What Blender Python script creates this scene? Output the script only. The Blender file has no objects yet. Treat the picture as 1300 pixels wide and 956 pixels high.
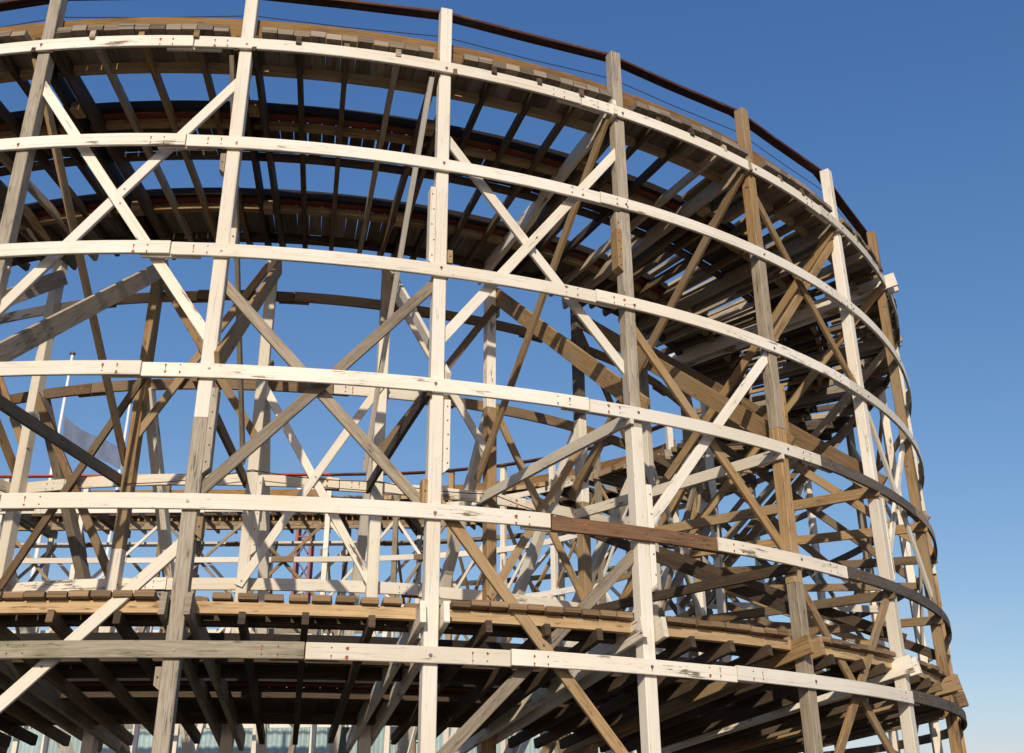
import bpy, math, random
from mathutils import Vector, Matrix
random.seed(11)
sin, cos, pi = math.sin, math.cos, math.pi
S = bpy.context.scene
COL = S.collection
U = 1.6                      # metres per unit (one storey of the trestle)
EYE = 1.6
GH = -EYE / U                # ground height in units
CX, CY, R = -3.0908, 16.0175, 8.7953
PHI0, DPHI, H0 = 0.2918, 0.1961, 6.0862

def ph(b): return PHI0 + DPHI * (b - 2)
def lev(i): return H0 - i
def rad(phi):
    p = min(phi, pi); return Vector((sin(p), -cos(p), 0))
def tan(phi):
    p = min(phi, pi); return Vector((cos(p), sin(p), 0))
def pos(r, phi, h, off=0.0):
    """point on the curve: radius, angle, height (units) -> metres; past phi = pi the line runs straight"""
    if phi <= pi: x, y = CX + r * sin(phi), CY - r * cos(phi)
    else: x, y = CX - (phi - pi) * R, CY + r
    t = tan(phi)
    return Vector(((x + t.x * off) * U, (y + t.y * off) * U, h * U + EYE))
def sm(a, b, x):
    t = max(0.0, min(1.0, (x - a) / (b - a))); return t * t * (3 - 2 * t)

# ------------------------------------------------------------------ materials
def nd(nt, typ, **kw):
    n = nt.nodes.new(typ)
    for k, v in kw.items(): setattr(n, k, v)
    return n
def val(nt, v):
    n = nd(nt, 'ShaderNodeValue'); n.outputs[0].default_value = v; return n.outputs[0]
def mth(nt, op, a, b=None, c=None, clamp=False):
    n = nd(nt, 'ShaderNodeMath', operation=op); n.use_clamp = clamp
    for i, x in enumerate((a, b, c)):
        if x is None: continue
        if isinstance(x, (int, float)): n.inputs[i].default_value = x
        else: nt.links.new(x, n.inputs[i])
    return n.outputs[0]
def mixc(nt, f, a, b, mode='MIX'):
    n = nd(nt, 'ShaderNodeMix', data_type='RGBA', blend_type=mode)
    n.clamp_factor = True
    for i, x in ((0, f), (6, a), (7, b)):
        if isinstance(x, (int, float)): n.inputs[i].default_value = x
        elif isinstance(x, tuple): n.inputs[i].default_value = (*x, 1)
        else: nt.links.new(x, n.inputs[i])
    return n.outputs[2]
def noise(nt, vec, scale, detail=4, rough=.6):
    n = nd(nt, 'ShaderNodeTexNoise'); n.inputs['Scale'].default_value = scale
    n.inputs['Detail'].default_value = detail; n.inputs['Roughness'].default_value = rough
    nt.links.new(vec, n.inputs['Vector']); return n.outputs['Fac']
def ramp(nt, f, lo, hi):
    n = nd(nt, 'ShaderNodeMapRange'); n.interpolation_type = 'SMOOTHSTEP'
    nt.links.new(f, n.inputs[0]); n.inputs[1].default_value = lo; n.inputs[2].default_value = hi
    return n.outputs[0]

def timber(name, dark, light, paint=None, wear=.3, rough=.75, green=0.0, grey=None, vary=.35):
    m = bpy.data.materials.new(name); m.use_nodes = True
    nt = m.node_tree; nt.nodes.clear(); L = nt.links.new
    out = nd(nt, 'ShaderNodeOutputMaterial'); bs = nd(nt, 'ShaderNodeBsdfPrincipled'); L(bs.outputs[0], out.inputs[0])
    uv = nd(nt, 'ShaderNodeUVMap'); uv.uv_map = 'grain'
    at = nd(nt, 'ShaderNodeAttribute', attribute_name='rnd'); rnd = at.outputs['Fac']
    sep = nd(nt, 'ShaderNodeSeparateXYZ'); L(uv.outputs[0], sep.inputs[0])
    def vec(su, sv):
        c = nd(nt, 'ShaderNodeCombineXYZ')
        L(mth(nt, 'MULTIPLY', sep.outputs[0], su), c.inputs[0]); L(mth(nt, 'MULTIPLY', sep.outputs[1], sv), c.inputs[1])
        L(mth(nt, 'MULTIPLY', rnd, 91.7), c.inputs[2]); return c.outputs[0]
    grain = noise(nt, vec(2.2, 55), 1.0, 7, .68)
    fine = noise(nt, vec(6, 230), 1.0, 3, .6)
    blot = noise(nt, vec(1.4, 4.5), 1.0, 5, .6)
    big = noise(nt, vec(.55, 1.3), 1.0, 3, .5)
    g = mth(nt, 'ADD', mth(nt, 'MULTIPLY', grain, .7), mth(nt, 'MULTIPLY', fine, .3))
    wood = mixc(nt, ramp(nt, g, .34, .66), dark, light)
    wood = mixc(nt, mth(nt, 'MULTIPLY', ramp(nt, blot, .5, .75), .45), wood, tuple(c * .55 for c in dark))
    if grey: wood = mixc(nt, mth(nt, 'MULTIPLY', ramp(nt, big, .42, .62), .75), wood, grey)
    # drying checks along the grain and a few knots
    chk = noise(nt, vec(.9, 26), 1.0, 2, .5)
    ck = mth(nt, 'SUBTRACT', 1.0, ramp(nt, mth(nt, 'ABSOLUTE', mth(nt, 'SUBTRACT', chk, .5)), .004, .02))
    ck = mth(nt, 'MULTIPLY', ck, ramp(nt, blot, .45, .6))
    wood = mixc(nt, mth(nt, 'MULTIPLY', ck, .7), wood, (.02, .013, .008))
    vo = nd(nt, 'ShaderNodeTexVoronoi'); L(vec(2.3, 9), vo.inputs['Vector']); vo.inputs['Scale'].default_value = 1
    kn = mth(nt, 'SUBTRACT', 1.0, ramp(nt, vo.outputs['Distance'], .06, .16))
    wood = mixc(nt, mth(nt, 'MULTIPLY', kn, .55), wood, (.05, .025, .012))
    if green: wood = mixc(nt, mth(nt, 'MULTIPLY', ramp(nt, blot, .45, .62), green), wood, (.10, .12, .03))
    hgt = g
    if paint:
        dirt = mixc(nt, mth(nt, 'MULTIPLY', ramp(nt, big, .36, .66), .42), paint, tuple(p * q for p, q in zip(paint, (.84, .75, .60))))
        streak = noise(nt, vec(.5, 34), 1.0, 5, .7)
        dirt = mixc(nt, mth(nt, 'MULTIPLY', ramp(nt, streak, .54, .72), .42), dirt, (.40, .29, .18))
        dirt = mixc(nt, mth(nt, 'MULTIPLY', ck, .35), dirt, (.22, .16, .11))
        dirt = mixc(nt, mth(nt, 'MULTIPLY', kn, .20), dirt, (.45, .30, .16))
        spot = noise(nt, vec(9, 14), 1.0, 3, .6)
        dirt = mixc(nt, mth(nt, 'MULTIPLY', ramp(nt, spot, .70, .76), .5), dirt, (.30, .13, .05))
        pm = mth(nt, 'ADD', mth(nt, 'MULTIPLY', blot, .62), mth(nt, 'MULTIPLY', grain, .38))
        pm = mth(nt, 'ADD', pm, mth(nt, 'MULTIPLY', mth(nt, 'SUBTRACT', rnd, .5), .10))
        peel = ramp(nt, pm, .74 - wear * .4, .765 - wear * .4)
        base = mixc(nt, peel, dirt, wood)
        hgt = mth(nt, 'SUBTRACT', mth(nt, 'MULTIPLY', g, .5), mth(nt, 'MULTIPLY', peel, .5))
    else:
        base = wood
    v = nd(nt, 'ShaderNodeMapRange'); L(rnd, v.inputs[0]); v.inputs[3].default_value = 1 - vary; v.inputs[4].default_value = 1 + vary * .6
    hs = nd(nt, 'ShaderNodeHueSaturation'); L(v.outputs[0], hs.inputs['Value']); L(base, hs.inputs['Color'])
    L(hs.outputs[0], bs.inputs['Base Color'])
    bs.inputs['Roughness'].default_value = rough
    bs.inputs['Specular IOR Level'].default_value = .25
    bp = nd(nt, 'ShaderNodeBump'); bp.inputs['Strength'].default_value = .45; bp.inputs['Distance'].default_value = .006
    L(hgt, bp.inputs['Height']); L(bp.outputs[0], bs.inputs['Normal'])
    return m

WHITE = (.845, .785, .68)
M = {
 'white': timber('white_paint', (.20, .15, .10), (.36, .29, .21), WHITE, wear=.29, vary=.10),
 'whitew': timber('worn_white_paint', (.20, .15, .10), (.36, .29, .21), (.79, .72, .605), wear=.37, vary=.16),
 'grey': timber('weathered_grey_timber', (.22, .172, .12), (.42, .345, .25), vary=.25),
 'silver': timber('silver_grey_timber', (.29, .24, .18), (.53, .46, .36), vary=.15),
 'green': timber('mossy_grey_timber', (.27, .225, .16), (.46, .40, .295), green=.30, vary=.1),
 'tan': timber('tan_timber', (.24, .143, .06), (.47, .305, .145), grey=(.36, .26, .15), vary=.28),
 'brown': timber('brown_timber', (.12, .072, .036), (.265, .17, .088), grey=(.22, .16, .095), vary=.32),
 'rust': timber('red_brown_stained_timber', (.15, .078, .038), (.275, .155, .085), vary=.2),
 'dark': timber('dark_old_timber', (.052, .034, .022), (.125, .085, .055), vary=.35),
 'tar': timber('tarred_black_timber', (.016, .011, .008), (.04, .028, .02), vary=.3),
 'pale': timber('pale_tan_timber', (.40, .31, .21), (.58, .48, .35), vary=.2),
 'slate': timber('dark_grey_timber', (.075, .06, .048), (.17, .14, .11), vary=.2),
 'new': timber('honey_coloured_timber', (.46, .29, .135), (.66, .47, .265), vary=.16),
 'curb': timber('orange_brown_board', (.20, .105, .035), (.36, .205, .075), vary=.15),
 'oldplank': timber('brown_deck_plank', (.17, .105, .055), (.34, .225, .125), vary=.35),
 'plank': timber('walkway_plank', (.16, .12, .082), (.34, .265, .185), grey=(.31, .265, .205), vary=.40),
 'red': timber('red_painted_board', (.12, .05, .03), (.2, .1, .06), (.20, .04, .03), wear=.42, vary=.3),
 'railred': timber('dark_red_handrail', (.09, .06, .04), (.19, .14, .09), (.085, .03, .022), wear=.50, vary=.2),
 'brightred': timber('bright_red_handrail', (.2, .1, .06), (.3, .15, .1), (.55, .07, .03), wear=.2, vary=.1),
}
def plain(name, col, rough=.6, metal=0.0, nscale=8, amt=.25):
    m = bpy.data.materials.new(name); m.use_nodes = True
    nt = m.node_tree; bs = nt.nodes['Principled BSDF']
    tc = nd(nt, 'ShaderNodeTexCoord'); n = noise(nt, tc.outputs['Object'], nscale, 5, .6)
    c = mixc(nt, ramp(nt, n, .3, .7), tuple(x * (1 - amt) for x in col), tuple(min(1, x * (1 + amt)) for x in col))
    nt.links.new(c, bs.inputs['Base Color']); bs.inputs['Roughness'].default_value = rough; bs.inputs['Metallic'].default_value = metal
    return m
M['bolt'] = plain('galvanised_bolt', (.20, .18, .16), .5, .6, 60)
M['stain'] = plain('rust_stain', (.40, .13, .04), .9, 0, 90, .5)
M['nail'] = plain('dark_nail', (.10, .055, .035), .8, .2, 60)
M['cable'] = plain('steel_cable', (.05, .05, .055), .5, .7, 40)
M['pole'] = plain('white_enamel', (.78, .78, .77), .35, 0, 3, .05)
M['ball'] = plain('dull_gilt', (.25, .2, .12), .4, .6)
M['flag'] = plain('grey_blue_cloth', (.14, .175, .26), .9, 0, 2, .12)
M['clad'] = plain('pale_teal_cladding', (.36, .47, .46), .55, .1, .7, .15)
M['trim'] = plain('white_trim', (.75, .75, .72), .5, 0, 2, .08)
M['roof'] = plain('grey_roof_sheet', (.32, .35, .37), .5, .2, .8, .15)
M['glass'] = plain('dark_window_glass', (.03, .045, .055), .08, 0, 1, .2)
M['mastred'] = plain('red_steel', (.24, .03, .03), .45, 0, 2, .2)
M['mastblue'] = plain('navy_steel', (.03, .04, .10), .45, 0, 2, .2)

# ------------------------------------------------------------------ mesh building
class MB:
    def __init__(s): s.v, s.f, s.uv, s.mi, s.rn, s.keys = [], [], [], [], [], []
    def key(s, k):
        if k not in s.keys: s.keys.append(k)
        return s.keys.index(k)
    def face(s, idx, uvs, k): s.f.append(idx); s.uv.append(uvs); s.mi.append(s.key(k))
    def prism(s, rings, k, rnd=None, caps=True):
        rnd = random.random() if rnd is None else rnd
        n = len(rings[0]); b = len(s.v)
        for r in rings:
            for p in r: s.v.append(Vector(p)); s.rn.append(rnd)
        u0, v0 = random.random() * 60, random.random() * 60
        us = [u0]
        for a, c in zip(rings, rings[1:]):
            us.append(us[-1] + (sum(c, Vector()) / n - sum(a, Vector()) / n).length)
        vs = [v0]
        for q in range(n): vs.append(vs[-1] + (rings[0][(q + 1) % n] - rings[0][q]).length)
        for i in range(len(rings) - 1):
            for q in range(n):
                q2 = (q + 1) % n
                s.face((b + i * n + q, b + i * n + q2, b + (i + 1) * n + q2, b + (i + 1) * n + q),
                       ((us[i], vs[q]), (us[i], vs[q + 1]), (us[i + 1], vs[q + 1]), (us[i + 1], vs[q])), k)
        if caps:
            for e, rev in ((0, True), (len(rings) - 1, False)):
                ids = [b + e * n + q for q in range(n)]; c = sum(rings[e], Vector()) / n
                uv = [(u0 + .02 * (p - c).x + 3, v0 + (p - c).z * .3) for p in rings[e]]
                if rev: ids, uv = ids[::-1], uv[::-1]
                s.face(tuple(ids), tuple(uv), k)
    def board(s, a, b, w, t, nrm, k, n=2, jit=.004, cut=(0, 0), ch=.006, rnd=None, taper=1.0):
        """box from a to b (metres): w across, t along nrm, chamfered edges, slightly bowed"""
        X = (b - a); Ln = X.length; X.normalize()
        Z = (nrm - X * nrm.dot(X)).normalized(); Y = Z.cross(X)
        rings = []
        bow = (random.uniform(-jit, jit), random.uniform(-jit, jit))
        for i in range(n + 1):
            f = i / n; q = 4 * f * (1 - f); m = a + X * (Ln * f) + Y * (bow[0] * q) + Z * (bow[1] * q)
            tp = 1 + (taper - 1) * f
            hw, ht = w / 2 * tp, t / 2 * tp; c = min(ch, hw * .4, ht * .4)
            sh = cut[0] if i == 0 else (cut[1] if i == n else 0)
            pr = [(-hw + c, -ht), (hw - c, -ht), (hw, -ht + c), (hw, ht - c), (hw - c, ht), (-hw + c, ht), (-hw, ht - c), (-hw, -ht + c)]
            rings.append([m + Y * y + Z * z + X * (y * sh) for y, z in pr])
        s.prism(rings, k, rnd)
    def sweep(s, prof, pa, pb, k, step=.03, rnd=None):
        """prof(phi) -> closed list of (r, h), swept along the curve"""
        n = max(2, int(math.ceil((pb - pa) / step)))
        s.prism([[pos(r, pa + (pb - pa) * i / n, h) for r, h in prof(pa + (pb - pa) * i / n)] for i in range(n + 1)], k, rnd)
    def disc(s, c, nrm, rr, depth, k, n=8, ragged=0.0):
        nrm = nrm.normalized(); X = nrm.cross(Vector((0, 0, 1))).normalized(); Y = nrm.cross(X)
        ang = [2 * pi * q / n for q in range(n)]; rs = [rr * (1 + random.uniform(-ragged, ragged)) for _ in ang]
        s.prism([[c + X * (cos(a) * q) + Y * (sin(a) * q) + nrm * d for a, q in zip(ang, rs)] for d in (0, depth)], k)
    def run(s, c, nrm, wd, ln, k):
        """a ragged stain running down a vertical face from c"""
        nrm = nrm.normalized(); X = nrm.cross(Vector((0, 0, 1))).normalized()
        out = [(-.6, .25), (0, .45), (.6, .25)]; m = 4
        lhs = [(random.uniform(.25, 1) * (1 - q / (m + .5)), -ln * (q + .3) / m / wd) for q in range(m)]
        pr = out + [(x, z) for x, z in lhs] + [(random.uniform(-.1, .1), -ln / wd)] + [(-x * random.uniform(.6, 1), z) for x, z in reversed(lhs)]
        s.prism([[c + X * (x * wd) + Vector((0, 0, z * wd)) + nrm * d for x, z in pr] for d in (0, .0012)], k)
    def tube(s, pts, rr, k, n=6):
        rings = []
        for i, p in enumerate(pts):
            d = (pts[min(i + 1, len(pts) - 1)] - pts[max(i - 1, 0)]).normalized()
            X = d.cross(Vector((0, 0, 1)));  X = X.normalized() if X.length > 1e-4 else Vector((1, 0, 0)); Y = d.cross(X)
            rings.append([p + X * (cos(2 * pi * q / n) * rr) + Y * (sin(2 * pi * q / n) * rr) for q in range(n)])
        s.prism(rings, k)
    def build(s, name, parent=None):
        o0 = s.v[0].copy() if parent is None else sum(s.v, Vector()) / len(s.v)
        me = bpy.data.meshes.new(name)
        me.from_pydata([tuple(p - o0) for p in s.v], [], s.f)
        lay = me.uv_layers.new(name='grain'); i = 0
        flat = []
        for u in s.uv:
            for q in u: flat += q
        lay.data.foreach_set('uv', flat)
        me.polygons.foreach_set('material_index', s.mi)
        at = me.attributes.new('rnd', 'FLOAT', 'POINT'); at.data.foreach_set('value', s.rn)
        for k in s.keys: me.materials.append(M[k])
        import bmesh
        bm = bmesh.new(); bm.from_mesh(me); bmesh.ops.recalc_face_normals(bm, faces=bm.faces); bm.to_mesh(me); bm.free()
        me.update()
        o = bpy.data.objects.new(name, me); COL.objects.link(o)
        if parent is not None:
            o.parent = parent; o.location = o0 - WL[parent.name]
        else: o.location = o0
        WL[o.name] = o0
        return o
WL = {}
def empty(name, loc, parent=None):
    o = bpy.data.objects.new(name, None); COL.objects.link(o); o.empty_display_size = .3
    o.location = loc if parent is None else loc - WL[parent.name]
    if parent is not None: o.parent = parent
    WL[o.name] = Vector(loc); return o
def tag(o, label=None, cat=None, group=None, kind=None):
    if label: o['label'] = label
    if cat: o['category'] = cat
    if group: o['group'] = group
    if kind: o['kind'] = kind
    return o
UP = Vector((0, 0, 1))

# ------------------------------------------------------------------ deck surfaces
def bank(phi): return .16 * (1 - sm(1.45, 2.35, phi))
def climb(phi): return .22 * sm(1.9, 3.0, phi)
def dk(r, phi): return 6.205 + climb(phi) - bank(phi) * (8.8 - r)      # top of the upper joists
def lk(r, phi): return 1.345 - .205 * (8.70 - r)                        # top of the lower joists
def ptop(j): return 6.78 + .03 * max(-1, min(3, j - 2)) + climb(ph(j))

TREST = tag(empty('curved_trestle', Vector((CX * U, CY * U, 0))), 'tall curved timber trestle of white and bare brown posts, curved ledgers and cross braces', 'roller coaster trestle')
FAR = tag(empty('straight_trestle', Vector(((CX - R * .5) * U, (CY + 7.4) * U, 0))), 'straight timber trestle running off to the left behind the big curve', 'roller coaster trestle')
def trest(j): return TREST if j <= 16 else FAR
JA, JB = -2, 22

# ------------------------------------------------------------------ bents
PO, PI_ = 8.715, 6.08         # post centre radii
PW = .105
OUT = {-2: [('white', 9)], -1: [('white', 9)], 0: [('silver', 9)], 1: [('white', 9), ('silver', 2.72)], 2: [('white', 9)],
       3: [('silver', 9), ('white', 2.98)], 4: [('tan', 9), ('grey', 5.2), ('tan', 3.3), ('grey', 1.9)], 5: [('white', 9), ('whitew', 3.0)], 6: [('tan', 9)]}
INN = {-1: [('whitew', 9)], 0: [('tan', 9), ('whitew', 2.4)], 1: [('whitew', 9)], 2: [('pale', 9), ('white', 4.72)], 3: [('white', 9), ('tan', 4.05)],
       4: [('slate', 9), ('white', 4.15), ('tan', 3.2)], 5: [('grey', 9), ('whitew', 4.6)]}  # slate top section colours the walkway's shadow onto that inner post
CHEEK = {1: [(1, 2.95, 2.32, 'silver')], 2: [(-1, 4.86, 4.14, 'white'), (1, 2.98, 2.42, 'white')], 3: [(-1, 4.82, 4.42, 'tan'), (1, 2.5, 1.7, 'white')],
         4: [(1, 3.75, 3.1, 'tan')], 5: [(1, 3.0, 2.2, 'whitew')]}
FARM = ['whitew', 'whitew', 'grey', 'white', 'tan', 'white']

def post(j, r, h1, segs, parent, cheeks=(), facing=1):
    phi = ph(j); mb = MB(); rd = rad(phi)
    segs = [(k, min(h1, t)) for k, t in segs]
    for q, (k, t) in enumerate(segs):
        bot = segs[q + 1][1] if q + 1 < len(segs) else GH - .05
        e = random.uniform(-.003, .003)
        mb.board(pos(r + e, phi, bot + (.002 if q + 1 < len(segs) else 0), e), pos(r + e, phi, t - (.001 if q else 0), e), (PW + (.003 if q else 0)) * U, (PW + (.003 if q else 0)) * U, rd, k, n=4, jit=.006, ch=.009)
    for side, ht, hb, k in cheeks:
        off = side * (PW / 2 + .026)
        mb.board(pos(r + .006, phi, hb, off), pos(r + .006, phi, ht, off), .05 * U, .108 * U, rd, k, n=2, cut=(-.9 * side, .0))
        for q in range(5):
            hh = hb + (ht - hb) * (q + .5) / 5
            mb.disc(pos(r + .06, phi, hh, off + random.uniform(-.012, .012)), rd, .010, .006, 'nail', 6)
    o = mb.build('post', parent); ks = [k for k, t in segs]
    lb = {('silver',): 'bare weathered grey post', ('tan',): 'bare tan timber post', ('white', 'silver'): 'white post with a bare grey lower half', ('silver', 'white'): 'bare grey post with a white painted lower half',
          ('slate', 'white', 'tan'): 'white post, its top coloured dark for the walkway shade'}.get(tuple(ks))
    if lb: o['label'] = lb
    return o

def two(j, r1, h1, r2, h2, off, w, t, k, parent, name='brace', cut=(0, 0)):
    phi = ph(j); mb = MB()
    a, b = pos(r1, phi, h1, off), pos(r2, phi, h2, off)
    mb.board(a, b, w * U, t * U, tan(phi), k, n=3, jit=.012, cut=cut)
    for p in (a + (b - a) * .03, b + (a - b) * .03):
        for sg in (-1, 1): mb.disc(p + tan(phi) * (sg * t / 2 * U), tan(phi) * sg, .014, .008, 'bolt', 6)
    return mb.build(name, parent)

D1 = {-1: 'pale', 0: 'pale', 1: 'tan', 2: 'white', 3: 'tan', 4: 'tan', 5: 'brown'}
D2 = {-1: 'tan', 0: 'new', 1: 'grey', 2: 'white', 3: 'tan', 4: 'brown', 5: 'tan', 6: 'tan'}
ST = {-1: 'whitew', 0: 'grey', 1: 'brown', 2: 'dark', 3: 'whitew', 4: 'whitew', 5: 'tan', 6: 'tan'}
RK = {0: 'whitew', 1: 'white', 2: 'white', 3: 'white', 4: 'white', 5: 'whitew'}
BENT = {}
for j in range(JA, JB + 1):
    phi = ph(j); rr = random.Random(100 + j)
    B = empty('bent_frame', pos(7.4, phi, GH), trest(j)); BENT[j] = B
    post(j, PO, ptop(j), OUT.get(j, [(rr.choice(FARM), 9), (rr.choice(FARM), rr.uniform(2.5, 4.5))]), B, CHEEK.get(j, ()))
    far = phi > 1.75
    itop = dk(6.05, phi) - .17 if not far else dk(6.05, phi) + .46
    post(j, PI_, itop, INN.get(j, [(rr.choice(FARM), 9), (rr.choice(FARM), rr.uniform(2.5, 4.5))]), B,
         [(1, 3.1, 2.35, 'whitew')] if j == 1 else ())
    # double main beam under the track, sandwiching both posts
    for sg in (-1, 1):
        mb = MB(); off = sg * (PW / 2 + .024)
        r1, r2 = 5.93 + rr.uniform(-.04, .04), (8.90 if j == 6 else 8.79) + rr.uniform(-.02, .03)
        k = {0: 'dark', 1: 'dark', 2: 'brown', 3: 'brown', 4: 'brown', 5: 'grey', 6: 'whitew'}.get(j, rr.choice(['brown', 'grey', 'dark']))
        if j in (3, 4) and sg < 0: k = 'whitew' if j == 3 else 'pale'
        mb.board(pos(r1, phi, dk(r1, phi) - .098, off), pos(r2, phi, dk(r2, phi) - .098, off), .18 * U, .038 * U, tan(phi), k, n=3, jit=.01)
        mb.build('beam', B)
    for r in (8.1, 6.75):
        mb = MB(); mb.board(pos(r - .06, phi, dk(r, phi) - .16), pos(r + .06, phi, dk(r, phi) - .16), .10 * U, (PW - .012) * U, tan(phi), 'tan', n=1)
        mb.build('spacer_block', B)
    hi = dk(6.1, phi) - .36
    two(j, 6.075, hi, 8.80, 3.14, .072, (.17 if j < 6 else .11) if j != 2 else .10, .035, D1.get(j, rr.choice(['brown', 'tan', 'slate'])), B)
    two(j, 8.72, 6.02, 6.02, 3.26, -.115 if j != 0 else -.09, .095, .038, D2.get(j, rr.choice(['brown', 'tan', 'grey'])), B)
    two(j, 8.80, 3.04, 5.98, 3.07, -.072, .105, .035, ST.get(j, rr.choice(['brown', 'whitew', 'tan'])), B, 'strut')
    if j >= 4:
        if j < 10: two(j, 5.98, 2.95, 8.78, 1.62, .072, .10, .035, rr.choice(['brown', 'dark', 'tan']), B)
        if j < 7: two(j, 8.80, 2.02, 6.0, 2.02, -.072, .09, .035, rr.choice(['brown', 'dark']), B, 'strut')
    for i in range(1, 6):
        for r, fc in ((PO, 8.66), (PI_, 6.03)):
            if rr.random() < .30:
                sg = rr.choice((-1, 1)); mb = MB(); hc = lev(i) + rr.choice((-.17, .16)) + rr.uniform(-.03, .03); off = sg * (PW / 2 + .024)
                ln = rr.uniform(.10, .22)
                mb.board(pos(r, phi, hc - ln / 2, off), pos(r, phi, hc + ln / 2, off), .044 * U, .098 * U, rad(phi), rr.choice(['tan', 'grey', 'whitew', 'brown']), n=1, cut=(rr.choice((0, .8)), 0))
                mb.disc(pos(r + .05, phi, hc, off), rad(phi), .011, .007, 'nail', 6)
                mb.build('cleat', B)
    # raking strut on the inside
    mb = MB(); k = RK.get(j, rr.choice(['whitew', 'grey', 'tan']))
    mb.board(pos(6.02, phi, 4.06, .03), pos(6.02 - .655 * (4.06 - GH), phi, GH - .05, .03), .105 * U, .10 * U, tan(phi), k, n=4, jit=.01)
    mb.build('raker', B)
    if j <= 8:       # double beam carrying the lower deck
        for sg in (-1, 1):
            mb = MB(); off = sg * (PW / 2 + .03); k = {0: 'grey', 1: 'grey', 2: 'whitew', 3: 'whitew', 4: 'tan', 5: 'white', 6: 'tan'}.get(j, 'brown')
            r1, r2 = 5.7, 8.85 + rr.uniform(-.03, .02)
            mb.board(pos(r1, phi, lk(r1, phi) - .005, off), pos(r2, phi, lk(r2, phi) - .005, off), .155 * U, .042 * U, tan(phi), k, n=3, jit=.01)
            mb.build('beam', B)

# ------------------------------------------------------------------ ledgers (curved horizontal boards)
def bolts_on_ledger(mb, b, h, rr, r, rs):
    phi = ph(b); n = rad(phi)
    return n
def ledger(i, b0, b1, k, r0, r1, w=.112, rust=True, plate=True, sgn=1, dh=0.0):
    """one spliced board of ledger level i from bent coordinate b0 to b1"""
    j0 = (b0 + b1) / 2
    mb = MB(); h = lev(i) + dh; e0, e1 = random.uniform(-.011, .011), random.uniform(-.011, .011)
    pa, pb = ph(b0) + .0006, ph(b1) - .0006; c = .004
    def prof(phi):
        f = (phi - pa) / (pb - pa); hh = h + e0 + (e1 - e0) * f + .004 * sin(9 * phi + i)
        a, z = hh - w / 2, hh + w / 2
        return [(r0 + c, a), (r1 - c, a), (r1, a + c), (r1, z - c), (r1 - c, z), (r0 + c, z), (r0, z - c), (r0, a + c)]
    mb.sweep(prof, pa, pb, k)
    if plate:       # splice plate behind the joint
        pc = ph(b1); rp0, rp1 = (r0 - .03, r0 - .002) if sgn > 0 else (r1 + .002, r1 + .03)
        mb.sweep(lambda p: [(rp0, h - w * .52), (rp1, h - w * .52), (rp1, h + w * .48), (rp0, h + w * .48)], pc - .026, pc + .026, 'brown' if k != 'white' else 'whitew')
    rf = r1 if sgn > 0 else r0
    for bb in (b0, b1):
        for q in (1, 2):
            for s_ in (-1, 1):
                d = (.008 + .012 * q) * (1 if bb == b0 else -1); p = pos(rf, ph(bb) + d, h + s_ * w * .24)
                nn = rad(ph(bb)) * sgn
                if rust and random.random() < .75:
                    if random.random() < .5: mb.run(p, nn, random.uniform(.011, .02), min(.03 + random.random() * .06, w * U * (.5 + s_ * .24) - .01), 'stain')
                    else: mb.disc(p + Vector((0, 0, random.uniform(-.02, 0))), nn, random.uniform(.009, .024), .0012, 'stain', 9, .45)
                mb.disc(p, nn, .0085, .004, 'nail', 6)
    for j in range(int(math.ceil(b0)), int(math.floor(b1)) + 1):
        p = pos(rf, ph(j) + random.uniform(-.003, .003), h + random.uniform(-.012, .012)); nn = rad(ph(j)) * sgn
        if random.random() < .6: mb.run(p, nn, random.uniform(.016, .026), .055, 'stain')
        mb.disc(p, nn, .021, .003, 'bolt', 12); mb.disc(p, nn, .012, .012, 'bolt', 6)
    o = mb.build('ledger', trest(int(j0)))
    lb = {'rust': 'bare red-brown ledger board', 'green': 'mossy grey-green ledger board', 'slate': 'dark grey weathered ledger board', 'brown': 'bare brown ledger board'}.get(k)
    if lb: o['label'] = lb
    return o

LO = {0: [(-2.3, 'white'), (.75, 'white'), (2.75, 'white'), (4.7, 'whitew')],
      1: [(-2.3, 'white'), (.78, 'white'), (2.84, 'white'), (4.8, 'white')],
      2: [(-2.3, 'white'), (.78, 'white'), (2.79, 'white'), (4.75, 'white')],
      3: [(-2.3, 'white'), (.73, 'white'), (2.73, 'white'), (4.3, 'slate'), (5.65, 'grey')],
      4: [(-2.3, 'white'), (.24, 'white'), (2.52, 'rust'), (3.42, 'white'), (4.42, 'slate')],
      5: [(-2.3, 'white'), (.28, 'green'), (1.50, 'whitew'), (2.33, 'white'), (3.47, 'white'), (5.0, 'slate')],
      6: [(-2.3, 'white'), (.6, 'grey'), (2.7, 'white'), (4.7, 'grey')]}
for i, segs in LO.items():
    segs = list(segs); b = max(segs[-1][0] + 2, 6.6)
    while b < 21.5:
        segs.append((b, random.choice(['whitew', 'grey', 'slate', 'brown'] if b < 10 else ['white', 'whitew', 'grey', 'whitew']))); b += 2 if b > 7 else 1.9
        if 15.6 < b < 17.2: b = 16.5
    for q, (b0, k) in enumerate(segs):
        b1 = segs[q + 1][0] if q + 1 < len(segs) else 22.3
        ledger(i, b0, b1, k, 8.772, 8.802)
LI = {1: [(-2.3, 'whitew'), (-.55, 'tan'), (.35, 'brown'), (1.2, 'brown'), (2.3, 'brown'), (3.5, 'brown')],
      2: [(-2.3, 'brown'), (-.5, 'brown'), (1.6, 'whitew'), (2.55, 'brown'), (4.3, 'brown')],
      3: [(-2.3, 'whitew'), (-.6, 'whitew'), (1.7, 'whitew'), (3.4, 'whitew')],
      4: [(-2.3, 'whitew'), (.4, 'whitew'), (2.4, 'whitew'), (4.4, 'grey')],
      5: [(-2.3, 'grey'), (1.4, 'whitew'), (3.4, 'grey')]}
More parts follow.
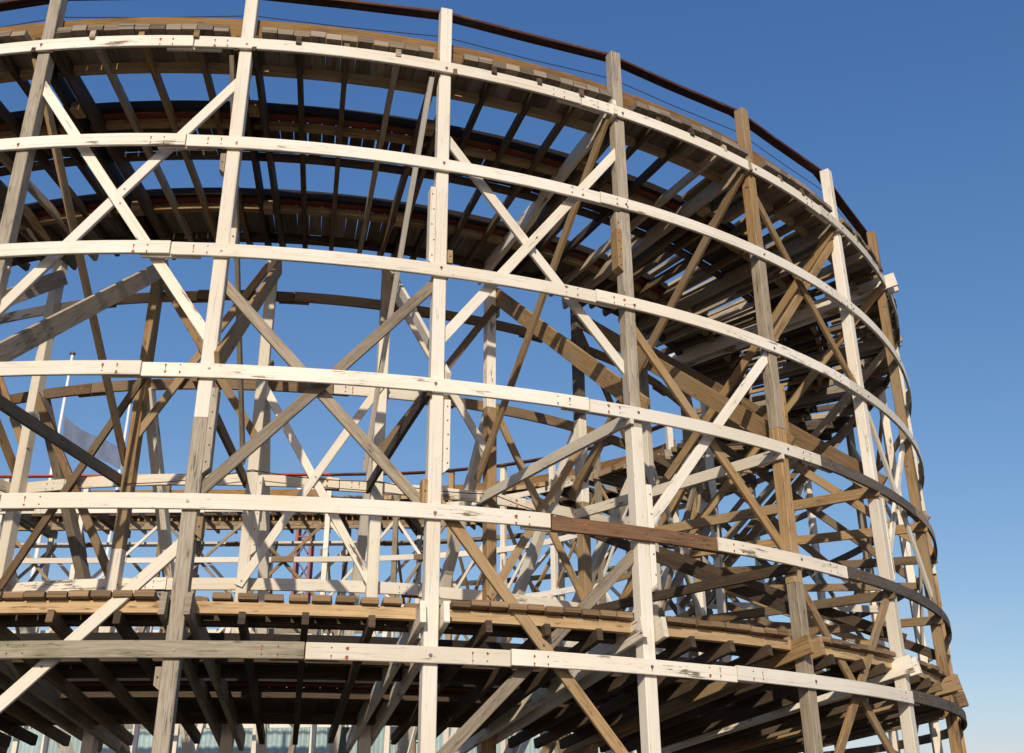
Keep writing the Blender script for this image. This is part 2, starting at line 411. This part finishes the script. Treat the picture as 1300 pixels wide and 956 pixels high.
for i, segs in LI.items():
    segs = list(segs); b = segs[-1][0] + 2
    while b < 21.5:
        segs.append((b, random.choice(['whitew', 'tan', 'brown', 'tan'] if b < 10 else ['white', 'whitew', 'tan', 'whitew']))); b += 2
        if 15.6 < b < 17.2: b = 16.5
    for q, (b0, k) in enumerate(segs):
        b1 = segs[q + 1][0] if q + 1 < len(segs) else 22.3
        ledger(i, b0, b1, k, 5.992, 6.024, plate=True, sgn=1)
# a ledger high on the inside face where the deck runs level
for b0, b1, k in ((10.5, 12.5, 'tan'), (12.5, 14.5, 'whitew'), (14.5, 16.5, 'whitew'), (16.5, 18.5, 'whitew'), (18.5, 20.4, 'white'), (20.4, 22.3, 'whitew')):
    ledger(0, b0, b1, k, 5.992, 6.024, sgn=-1, dh=.06)

# ------------------------------------------------------------------ sway braces in the two curved faces
def sway(ja, ia, jb, ib, k, r, depth=0.0, w=.085, t=.034):
    """brace from level ia on bent ja to level ib on bent jb"""
    mb = MB(); a, b = pos(r - depth, ph(ja), lev(ia)), pos(r - depth, ph(jb), lev(ib))
    nrm = rad((ph(ja) + ph(jb)) / 2)
    d = (b - a).normalized(); hz = abs(d.z) / max(.2, math.hypot(d.x, d.y))
    mb.board(a - d * .05 * U, b + d * .05 * U, w * U, t * U, nrm, k, n=4, jit=.012, cut=(random.uniform(-.2, .2), random.uniform(-.2, .2)))
    for p in (a, b, (a + b) / 2): mb.disc(p + nrm * (t / 2 * U), nrm, .016, .008, 'bolt', 6)
    return mb.build('sway_brace', trest(min(ja, jb)))
rO, rI = 8.725, 6.075
SW = [(0, .33, 1, 2.75, 'white', 0), (1, .27, 0, 2.5, 'white', 1), (1, 2.2, 2, 4.0, 'grey', 1), (2, 2.06, 1, 3.95, 'grey', 0),
      (2, .62, 3, 2.62, 'white', 1), (3, .38, 2, 2.62, 'white', 0), (2, 3.86, 3, 5.9, 'tan', 0), (3, 4.1, 2, 5.75, 'grey', 1),
      (3, 2.1, 4, 3.95, 'tan', 1), (4, 2.02, 3, 4.0, 'white', 0), (4, .22, 5, 1.98, 'tan', 0), (5, .12, 4, 1.98, 'tan', 1),
      (4, 4.06, 5, 5.85, 'tan', 1), (5, 4.0, 4, 5.95, 'tan', 0), (5, 1.95, 6, 3.85, 'whitew', 0), (6, 2.0, 5, 3.98, 'white', 1),
      (1, 4.25, 0, 5.95, 'white', 0), (-1, 2.1, 0, 3.9, 'grey', 0), (0, 2.1, -1, 3.9, 'white', 1), (-2, .3, -1, 2.5, 'white', 0), (-1, .3, -2, 2.5, 'white', 1)]
for ja, ia, jb, ib, k, dp in SW: sway(ja, ia, jb, ib, k, rO, .036 * dp)
for j in range(6, JB):
    rr = random.Random(300 + j); pal = ['brown', 'grey', 'whitew', 'tan'] if j < 11 else ['white', 'grey', 'whitew', 'white', 'tan']
    for lo, hi in (((.15, 1.9), (2.1, 3.9)) if j >= 13 else ((.3, 2.3), (4.1, 5.9)) if j % 2 == 0 else ((2.1, 3.9),)):
        if rr.random() < (.85 if j < 11 else 1): sway(j, lo, j + 1, hi, rr.choice(pal), rO, 0, w=.075)
        if rr.random() < (.7 if j < 11 else 1): sway(j + 1, lo, j, hi, rr.choice(pal), rO, .036, w=.075)
SI = [(-1, 2.0, 0, 4.0, 'brown', 0), (0, 2.0, -1, 4.1, 'brown', 1), (0, .75, 1, 2.6, 'tan', 1), (1, .62, 0, 2.6, 'tan', 0),
      (1, 2.0, 2, 4.0, 'white', 0), (2, 1.95, 1, 4.0, 'white', 1), (2, .75, 3, 2.6, 'white', 0), (3, .9, 2, 2.7, 'brown', 1),
      (3, 1.95, 4, 4.0, 'tan', 0), (4, 2.2, 3, 4.0, 'tan', 1), (4, .8, 5, 2.6, 'brown', 0), (5, .8, 4, 2.6, 'brown', 1), (-2, .8, -1, 2.6, 'tan', 0)]
for ja, ia, jb, ib, k, dp in SI: sway(ja, ia, jb, ib, k, rI + .03, -.036 * dp, w=.08)
for j in range(5, JB):
    rr = random.Random(500 + j); pal = ['brown', 'tan', 'whitew', 'grey'] if j < 11 else ['white', 'whitew', 'grey', 'tan', 'white']
    for lo, hi in (((.15, 1.9), (2.1, 3.9)) if j >= 11 else ((.6, 2.5), (4.1, 5.9)) if j % 2 == 0 else ((2.1, 3.9),)):
        if rr.random() < (.8 if j < 11 else .95): sway(j, lo, j + 1, hi, rr.choice(pal), rI + .03, 0, w=.07 if j < 11 else .06)
        if rr.random() < (.7 if j < 11 else .95): sway(j + 1, lo, j, hi, rr.choice(pal), rI + .03, -.036, w=.07 if j < 11 else .06)

# ------------------------------------------------------------------ track decks
UD = tag(empty('upper_track', pos(7.4, ph(4), dk(7.4, ph(4)))), 'banked upper track deck with plank walkway and post-top handrail crowning the curved trestle', 'coaster track')
FD = tag(empty('far_track', pos(7.4, ph(19), dk(7.4, ph(19)))), 'level stretch of track deck with bright red handrail, behind the curve at left', 'coaster track')
LD = tag(empty('lower_track', pos(7.4, ph(4), lk(7.4, ph(4)))), 'lower track deck of loose planks on honey coloured stringers, inside the curved trestle', 'coaster track')

def planks(parent, name, b0, b1, r0, r1, hf, w, gap, t, k, jr=.012, posts=(), ends=.0, gapvar=0.0):
    mb = MB(); rm = (r0 + r1) / 2; p = ph(b0)
    while p < ph(b1):
        g = gap * (1 + random.uniform(-.5, .8)) + (gapvar * random.random() ** 2)
        ww = w * random.uniform(.96, 1.03); c = p + (ww / 2) / rm
        a0, a1 = r0 + random.uniform(-jr, jr), r1 + random.uniform(-jr, jr) * ends
        for j in posts:
            if abs(c - ph(j)) * 8.7 < PW / 2 + ww / 2 + .012 and a1 > 8.6: a1 = 8.64
        dz = random.uniform(0, .006); tw = random.uniform(-.004, .004)
        A, B_ = pos(a0, c, hf(a0, c) + t / 2 + dz), pos(a1, c, hf(a1, c) + t / 2 + dz + tw)
        mb.board(A, B_, ww * U, t * U, UP, k, n=1, ch=.004)
        p += (ww + g) / rm
    return mb.build(name, parent)
def strip(parent, name, b0, b1, ra, rb, fa, fb, k, hf):
    mb = MB(); mb.sweep(lambda p: [(ra, hf(ra, p) + fa), (rb, hf(rb, p) + fa), (rb, hf(rb, p) + fb), (ra, hf(ra, p) + fb)], ph(b0), ph(b1), k)
    return mb.build(name, parent)
def joists(parent, j0, j1, r0, r1, hf, ks):
    for j in range(j0, j1):
        for f in (.25, .5, .75):
            c = ph(j + f + random.uniform(-.015, .015)); a0, a1 = r0 + random.uniform(-.05, .05), r1 + random.uniform(-.015, .02)
            mb = MB(); mb.board(pos(a0, c, hf(a0, c) - .046), pos(a1, c, hf(a1, c) - .046), .088 * U, .048 * U, tan(c), random.choice(ks), n=3, jit=.008)
            mb.build('joist', parent)

def upper(parent, b0, b1, ja, jb):
    P = range(ja, jb + 1)
    planks(parent, 'walkway', b0, b1, 8.405, 8.803, lambda r, p: dk(r, p) + .002, .128, .004, .066, 'plank', posts=P, ends=.7)
    strip(parent, 'stringer', b0, b1, 8.395, 8.45, -.07, -.001, 'tan', dk)
    strip(parent, 'curb_board', b0, b1, 8.615, 8.645, .07, .30, 'curb', dk)
    strip(parent, 'rail', b0, b1, 7.865, 7.915, .001, .08, 'tar', dk)
    strip(parent, 'rail_cap', b0, b1, 7.785, 7.86, .001, .03, 'red', dk)
    strip(parent, 'stringer', b0, b1, 7.72, 7.78, -.06, -.001, 'tan', dk)
    planks(parent, 'track_planking', b0, b1, 7.345, 7.775, lambda r, p: dk(r, p) + .002, .116, .013, .035, 'dark', jr=.006)
    strip(parent, 'stringer', b0, b1, 7.285, 7.35, -.05, -.001, 'dark', dk)
    strip(parent, 'rail', b0, b1, 6.68, 6.73, .001, .08, 'tar', dk)
    strip(parent, 'rail_cap', b0, b1, 6.60, 6.675, .001, .03, 'red', dk)
    strip(parent, 'stringer', b0, b1, 6.535, 6.595, -.06, -.001, 'tan', dk)
    planks(parent, 'track_planking', b0, b1, 6.10, 6.59, lambda r, p: dk(r, p) + .002, .118, .006, .035, 'plank', jr=.02)
    strip(parent, 'stringer', b0, b1, 6.06, 6.13, -.07, -.001, 'dark', dk)
    joists(parent, ja, jb, 5.96, 8.80, dk, ['brown', 'brown', 'tan', 'dark', 'pale'])
    if jb <= 16: planks(parent, 'tie', 3.9, 7.6, 6.76, 7.30, lambda r, p: dk(r, p) + .002, .085, .115, .04, 'pale', jr=.03); planks(parent, 'tie', 3.9, 7.6, 7.95, 8.38, lambda r, p: dk(r, p) + .002, .085, .13, .04, 'tan', jr=.03)
    # handrails between post tops, and a cable below
    for j in range(ja, jb):
        mb = MB(); a, b = pos(8.615, ph(j), ptop(j) + .045), pos(8.615, ph(j + 1), ptop(j + 1) + .045)
        mb.board(a, b, .105 * U, .032 * U, UP, 'railred' if j <= 16 else 'brightred', n=2, jit=.012); mb.build('handrail', parent)
    mb = MB()
    pts = []
    for j in range(ja, jb + 1):
        pts.append(pos(8.655, ph(j), ptop(j) - .235))
        if j < jb: pts.append((pos(8.655, ph(j), ptop(j) - .235) + pos(8.655, ph(j + 1), ptop(j + 1) - .235)) / 2 - Vector((0, 0, .02)))
    mb.tube(pts, .006, 'cable'); mb.build('safety_cable', parent)
    far = [j for j in range(ja, jb) if ph(j) > 1.75]
    if far:
        for j in far:
            a, b = pos(6.02, ph(j), dk(6.05, ph(j)) + .475), pos(6.02, ph(j + 1), dk(6.05, ph(j + 1)) + .475)
            mb = MB(); mb.board(a, b, .12 * U, .036 * U, UP, 'railred' if j < 17 else 'brightred', n=2, jit=.01); mb.build('handrail', parent)
        strip(parent, 'curb_board', far[0], b1, 6.16, 6.19, .045, .20, 'curb', dk)
        strip(parent, 'fascia', far[0], b1, 6.03, 6.058, -.08, -.004, 'new', dk)
upper(UD, -2.3, 16.5, -2, 16)
upper(FD, 16.5, 22.3, 17, 22)
mb = MB()
for rr_, o_ in ((8.615, 1),):
    mb.board(pos(rr_, ph(16), ptop(16) + .045), pos(rr_, ph(17), ptop(17) + .045), .105 * U, .034 * U, UP, 'railred', n=2)
mb.build('handrail', UD)
mb = MB(); mb.board(pos(6.02, ph(16), dk(6.05, ph(16)) + .475), pos(6.02, ph(17), dk(6.05, ph(17)) + .475), .12 * U, .036 * U, UP, 'railred', n=2); mb.build('handrail', UD)
for f in (.25, .5, .75):
    c = ph(16 + f); mb = MB(); mb.board(pos(5.95, c, dk(5.95, c) - .046), pos(8.87, c, dk(8.87, c) - .046), .088 * U, .048 * U, tan(c), 'brown', n=3); mb.build('joist', UD)

# lower deck
lb0, lb1 = -2.3, 8.2
lq = lambda r, p: lk(r, p) + .083
for j in range(-2, 8):
    mb = MB(); ra, rb = 8.645, 8.682
    g0, g1 = (PW / 2 + .015) / 8.7, (PW / 2 + .012) / 8.7
    mb.sweep(lambda p: [(ra, lk(ra, p) + .001), (rb, lk(rb, p) + .001), (rb, lk(rb, p) + .080), (ra, lk(ra, p) + .080)], ph(j) + g0, ph(j + 1) - g1, 'new')
    mb.build('stringer', LD)
planks(LD, 'walkway', lb0, 1.0, 8.40, 8.725, lq, .135, .006, .044, 'oldplank', posts=range(-2, 13), ends=1, gapvar=.012)
planks(LD, 'walkway', 1.02, 1.98, 8.40, 8.715, lq, .130, .022, .044, 'oldplank', posts=range(-2, 13), ends=1, gapvar=.02)
planks(LD, 'walkway', 2.0, lb1, 8.40, 8.74, lq, .135, .006, .044, 'oldplank', posts=range(-2, 13), ends=1, gapvar=.012)
def lower():
    a, b = lb0, lb1
    strip(LD, 'stringer', a, b, 8.43, 8.47, .001, .080, 'dark', lk)
    strip(LD, 'rail', a, b, 7.84, 7.89, .083, .16, 'tar', lk)
    strip(LD, 'rail_cap', a, b, 7.76, 7.835, .083, .11, 'red', lk)
    strip(LD, 'stringer', a, b, 7.69, 7.75, .001, .080, 'dark', lk)
    planks(LD, 'track_planking', a, b, 7.38, 7.75, lq, .13, .003, .034, 'dark', jr=.006)
    strip(LD, 'stringer', a, b, 7.38, 7.44, .001, .080, 'dark', lk)
    strip(LD, 'rail', a, b, 7.02, 7.07, .083, .16, 'tar', lk)
    strip(LD, 'rail_cap', a, b, 6.94, 7.015, .083, .11, 'red', lk)
    strip(LD, 'stringer', a, b, 6.87, 6.93, .001, .080, 'dark', lk)
    planks(LD, 'track_planking', a, b, 6.2, 6.93, lq, .13, .003, .034, 'dark', jr=.02)
    strip(LD, 'stringer', a, b, 6.22, 6.28, .001, .080, 'dark', lk)
    joists(LD, -2, 8, 5.95, 8.735, lk, ['dark', 'brown', 'dark', 'dark'])
lower()

# ------------------------------------------------------------------ loose cables strung across the inside
def cable(pts, sag, label):
    mb = MB(); out = []
    for a, b in zip(pts, pts[1:]):
        for q in range(12):
            f = q / 12; out.append(a + (b - a) * f - Vector((0, 0, sag * 4 * f * (1 - f))))
    out.append(pts[-1]); mb.tube(out, .008, 'cable', 5)
    return tag(mb.build('cable'), label, 'cable')
cable([pos(6.15, ph(0), 3.02), pos(6.15, ph(1), 3.15), pos(6.15, ph(2), 3.1), pos(6.15, ph(3), 3.1), pos(6.15, ph(4), 2.95), pos(6.15, ph(5), 2.8)], .05, 'thin black cable strung along the inner posts at the white ledger')

# ------------------------------------------------------------------ things beyond the trestle
def W(x, y, h): return Vector((x * U, y * U, h * U + EYE))
def flagpole(x, y, top, label):
    r = tag(empty('flagpole', W(x, y, GH)), label, 'flagpole', 'flagpoles behind the trestle')
    mb = MB(); n = 12
    mb.prism([[W(x, y, h) + Vector((cos(2 * pi * q / n) * rr_, sin(2 * pi * q / n) * rr_, 0)) for q in range(n)] for h, rr_ in ((GH, .16), (top * .5, .12), (top, .075))], 'pole')
    mb.build('pole', r)
    mb = MB(); rings = []
    for q in range(1, 8):
        a = pi * q / 8; rings.append([W(x, y, top) + Vector((cos(2 * pi * k / n) * sin(a) * .17, sin(2 * pi * k / n) * sin(a) * .17, .1 - cos(a) * .12)) for k in range(n)])
    mb.prism(rings, 'ball'); mb.build('finial', r)
    return r
flagpole(-15.22, 34, 15.0, 'taller white flagpole, with a grey-blue flag, behind the trestle at left')
flagpole(-14.5, 38, 14.75, 'bare white flagpole standing right of the one with the flag')
mb = MB(); nx = 16
rings = []
for i in range(nx + 1):
    f = i / nx; x = -15.12 + 2.1 * f; z = 12.78 - 1.3 * f - .1 * sin(f * 5); wv = .12 * sin(f * 9); hgt = .72
    a, b = W(x, 34 + wv, z), W(x + .05, 34 + wv + .05 * sin(f * 6), z - hgt)
    rings.append([a, a + Vector((0, .02, 0)), b + Vector((0, .02, 0)), b])
mb.prism(rings, 'flag'); tag(mb.build('flag'), 'grey-blue flag streaming from the taller white flagpole', 'flag')

# red lattice mast of another ride
mr = tag(empty('ride_mast', W(-7.86, 40, GH)), 'slim red and navy lattice mast of another ride, seen under the far track', 'mast')
mb = MB(); mb2 = MB(); mb3 = MB(); c = W(-7.86, 40, GH); hw = .42
ht = (11.6 - GH) * U
cn = [Vector((sx * hw, sy * hw, 0)) for sx, sy in ((-1, -1), (1, -1), (1, 1), (-1, 1))]
for q in range(4):
    mb.board(c + cn[q], c + cn[q] + UP * ht, .16, .16, Vector((0, 1, 0)), 'mastred', n=1)
nb = 16
for q in range(4):
    for i in range(nb):
        z0, z1 = ht * i / nb, ht * (i + 1) / nb; a, b = (q, (q + 1) % 4) if i % 2 else ((q + 1) % 4, q)
        mb2.board(c + cn[a] + UP * z0, c + cn[b] + UP * z1, .09, .09, Vector((0, 0, 1)), 'mastblue', n=1)
        mb2.board(c + cn[a] + UP * z1, c + cn[b] + UP * z1, .09, .09, Vector((0, 0, 1)), 'mastred', n=1)
for i, k in enumerate(('mastred', 'pole', 'mastblue', 'mastred')):
    z = ht + .02 + i * .32; mb3.board(c + UP * z, c + UP * (z + .30), 1.25, 1.25, Vector((0, 1, 0)), k, n=1, ch=.05)
mb.build('leg_frame', mr); mb2.build('lattice', mr); mb3.build('head_block', mr)

# long clad buildings far behind, showing through the gaps under the lower deck
def shed(x0, x1, y0, y1, top, label):
    r = tag(empty('shed', W((x0 + x1) / 2, y0, GH)), label, 'building')
    mb = MB(); n = int((x1 - x0) / .14); xs = [x0 + (x1 - x0) * i / n for i in range(n + 1)]
    ring_t, ring_b = [], []
    for i, x in enumerate(xs):
        for q in (0, 1):
            if q and i == n: continue
            d = .05 if (i + q) % 2 else 0.0
            xx = x + (0.02 if not q else .12) if i < n else x
            ring_b.append(W(xx, y0 + (d if not q else d), GH)); ring_t.append(W(xx, y0 + d, top))
    ring_b += [W(x1, y1, GH), W(x0, y1, GH)]; ring_t += [W(x1, y1, top), W(x0, y1, top)]
    mb.prism([ring_b, ring_t], 'clad'); mb.build('wall', r)
    mb = MB(); mb.board(W(x0 - .2, y0 - .03, top - .02), W(x1 + .2, y0 - .03, top - .02), .26 * U, .1 * U, Vector((0, 1, 0)), 'trim', n=1); mb.build('fascia_board', r)
    mb = MB(); mb.board(W((x0 + x1) / 2, y0 - .05, top + .16), W((x0 + x1) / 2, y1 + .1, top + .3), (x1 - x0 + .5) * U, .06 * U, UP, 'roof', n=1); mb.build('roof', r)
    q = x0 + 1.2
    while q < x1 - 1.5:
        w = MB(); w.board(W(q + .5, y0 - .015, top - 1.75), W(q + .5, y0 - .015, top - .85), 1.1 * U, .06 * U, Vector((0, 1, 0)), 'trim', n=1)
        fr = w.build('window', r)
        w = MB(); w.board(W(q + .5, y0 - .05, top - 1.7), W(q + .5, y0 - .05, top - .9), 1.0 * U, .02 * U, Vector((0, 1, 0)), 'glass', n=1); w.build('pane', fr)
        q += 2.4
    return r
shed(-19, -5.6, 34, 41, 5.45, 'long pale teal ribbed building beyond the trestle, glimpsed below the lower deck at left')
shed(-5.2, 4.5, 36, 42, 4.25, 'lower pale teal ribbed building beyond the trestle, glimpsed under the middle of the deck')

# ------------------------------------------------------------------ ground, sky, sun, camera
g = bpy.data.meshes.new('ground'); q = 900
g.from_pydata([(-q, -q, 0), (q, -q, 0), (q, q, 0), (-q, q, 0)], [], [(0, 1, 2, 3)])
gm = bpy.data.materials.new('worn_asphalt'); gm.use_nodes = True
nt = gm.node_tree; tc = nd(nt, 'ShaderNodeTexCoord')
n1 = noise(nt, tc.outputs['Object'], .35, 6, .6); n2 = noise(nt, tc.outputs['Object'], 18, 4, .7)
cc = mixc(nt, ramp(nt, n1, .35, .65), (.045, .042, .038), (.085, .08, .07)); cc = mixc(nt, mth(nt, 'MULTIPLY', n2, .4), cc, (.05, .05, .047))
nt.links.new(cc, nt.nodes['Principled BSDF'].inputs['Base Color']); nt.nodes['Principled BSDF'].inputs['Roughness'].default_value = .9
g.materials.append(gm)
go = bpy.data.objects.new('ground', g); COL.objects.link(go); tag(go, kind='structure')

AZ, EL = math.radians(3), math.radians(25.5)     # sun behind the camera, to the left
sd = Vector((-sin(AZ) * cos(EL), -cos(AZ) * cos(EL), sin(EL)))
sl = bpy.data.lights.new('sun', 'SUN'); sl.energy = 3.65; sl.angle = math.radians(.53); sl.color = (1.0, .89, .72)
so = bpy.data.objects.new('sun', sl); COL.objects.link(so); so.rotation_euler = sd.to_track_quat('Z', 'Y').to_euler(); so.location = (0, 0, 60)
w = bpy.data.worlds.new('World'); S.world = w; w.use_nodes = True
nt = w.node_tree; bg = nt.nodes['Background']; sk = nd(nt, 'ShaderNodeTexSky', sky_type='NISHITA')
sk.sun_disc = False; sk.sun_elevation = EL; sk.sun_rotation = math.atan2(sd.x, sd.y)
sk.air_density = 1.0; sk.dust_density = .5; sk.ozone_density = 3.0; sk.altitude = 0
sp = nd(nt, 'ShaderNodeSeparateColor'); cb = nd(nt, 'ShaderNodeCombineColor'); nt.links.new(sk.outputs[0], sp.inputs[0])
for i, (a_, g_) in enumerate(((.86, 1.13), (.735, .885), (.775, .625))):      # colour balance of a clear, slightly hazy evening sky
    nt.links.new(mth(nt, 'MULTIPLY', mth(nt, 'POWER', mth(nt, 'MULTIPLY', sp.outputs[i], .13), g_), a_ / .13), cb.inputs[i])
tcw = nd(nt, 'ShaderNodeTexCoord'); mp = nd(nt, 'ShaderNodeMapping'); mp.inputs['Scale'].default_value = (2.2, 2.2, 9); mp.inputs['Rotation'].default_value = (0, .35, 0)
nt.links.new(tcw.outputs['Generated'], mp.inputs['Vector']); cl = noise(nt, mp.outputs[0], 1.6, 6, .55)
sz = nd(nt, 'ShaderNodeSeparateXYZ'); nt.links.new(tcw.outputs['Generated'], sz.inputs[0])
low = mth(nt, 'SUBTRACT', 1.0, ramp(nt, sz.outputs[2], .10, .42))           # faint cirrus low in the sky
cf = mth(nt, 'MULTIPLY', mth(nt, 'MULTIPLY', ramp(nt, cl, .46, .72), low), .30)
skyc = mixc(nt, cf, cb.outputs[0], tuple(c / .13 for c in (.52, .58, .68)))
nt.links.new(skyc, bg.inputs['Color']); bg.inputs['Strength'].default_value = .13

cam = bpy.data.cameras.new('camera'); cam.sensor_width = 36; cam.sensor_fit = 'HORIZONTAL'
cam.lens = 36 * 1362.6 / 1300; cam.shift_y = -45 / 1300; cam.clip_start = .1; cam.clip_end = 3000
co = bpy.data.objects.new('camera', cam); COL.objects.link(co)
co.matrix_world = Matrix.Translation((0, 0, EYE)) @ Matrix.Rotation(pi / 2 + .4262, 4, 'X') @ Matrix.Rotation(-.006, 4, 'Z')
S.camera = co
vs = S.view_settings; vs.view_transform = 'Standard'; vs.look = 'None'; vs.exposure = 0; vs.gamma = 1; vs.use_curve_mapping = False
S.render.engine = 'CYCLES'
S.cycles.max_bounces = 6; S.cycles.diffuse_bounces = 4
S.cycles.use_denoising = True
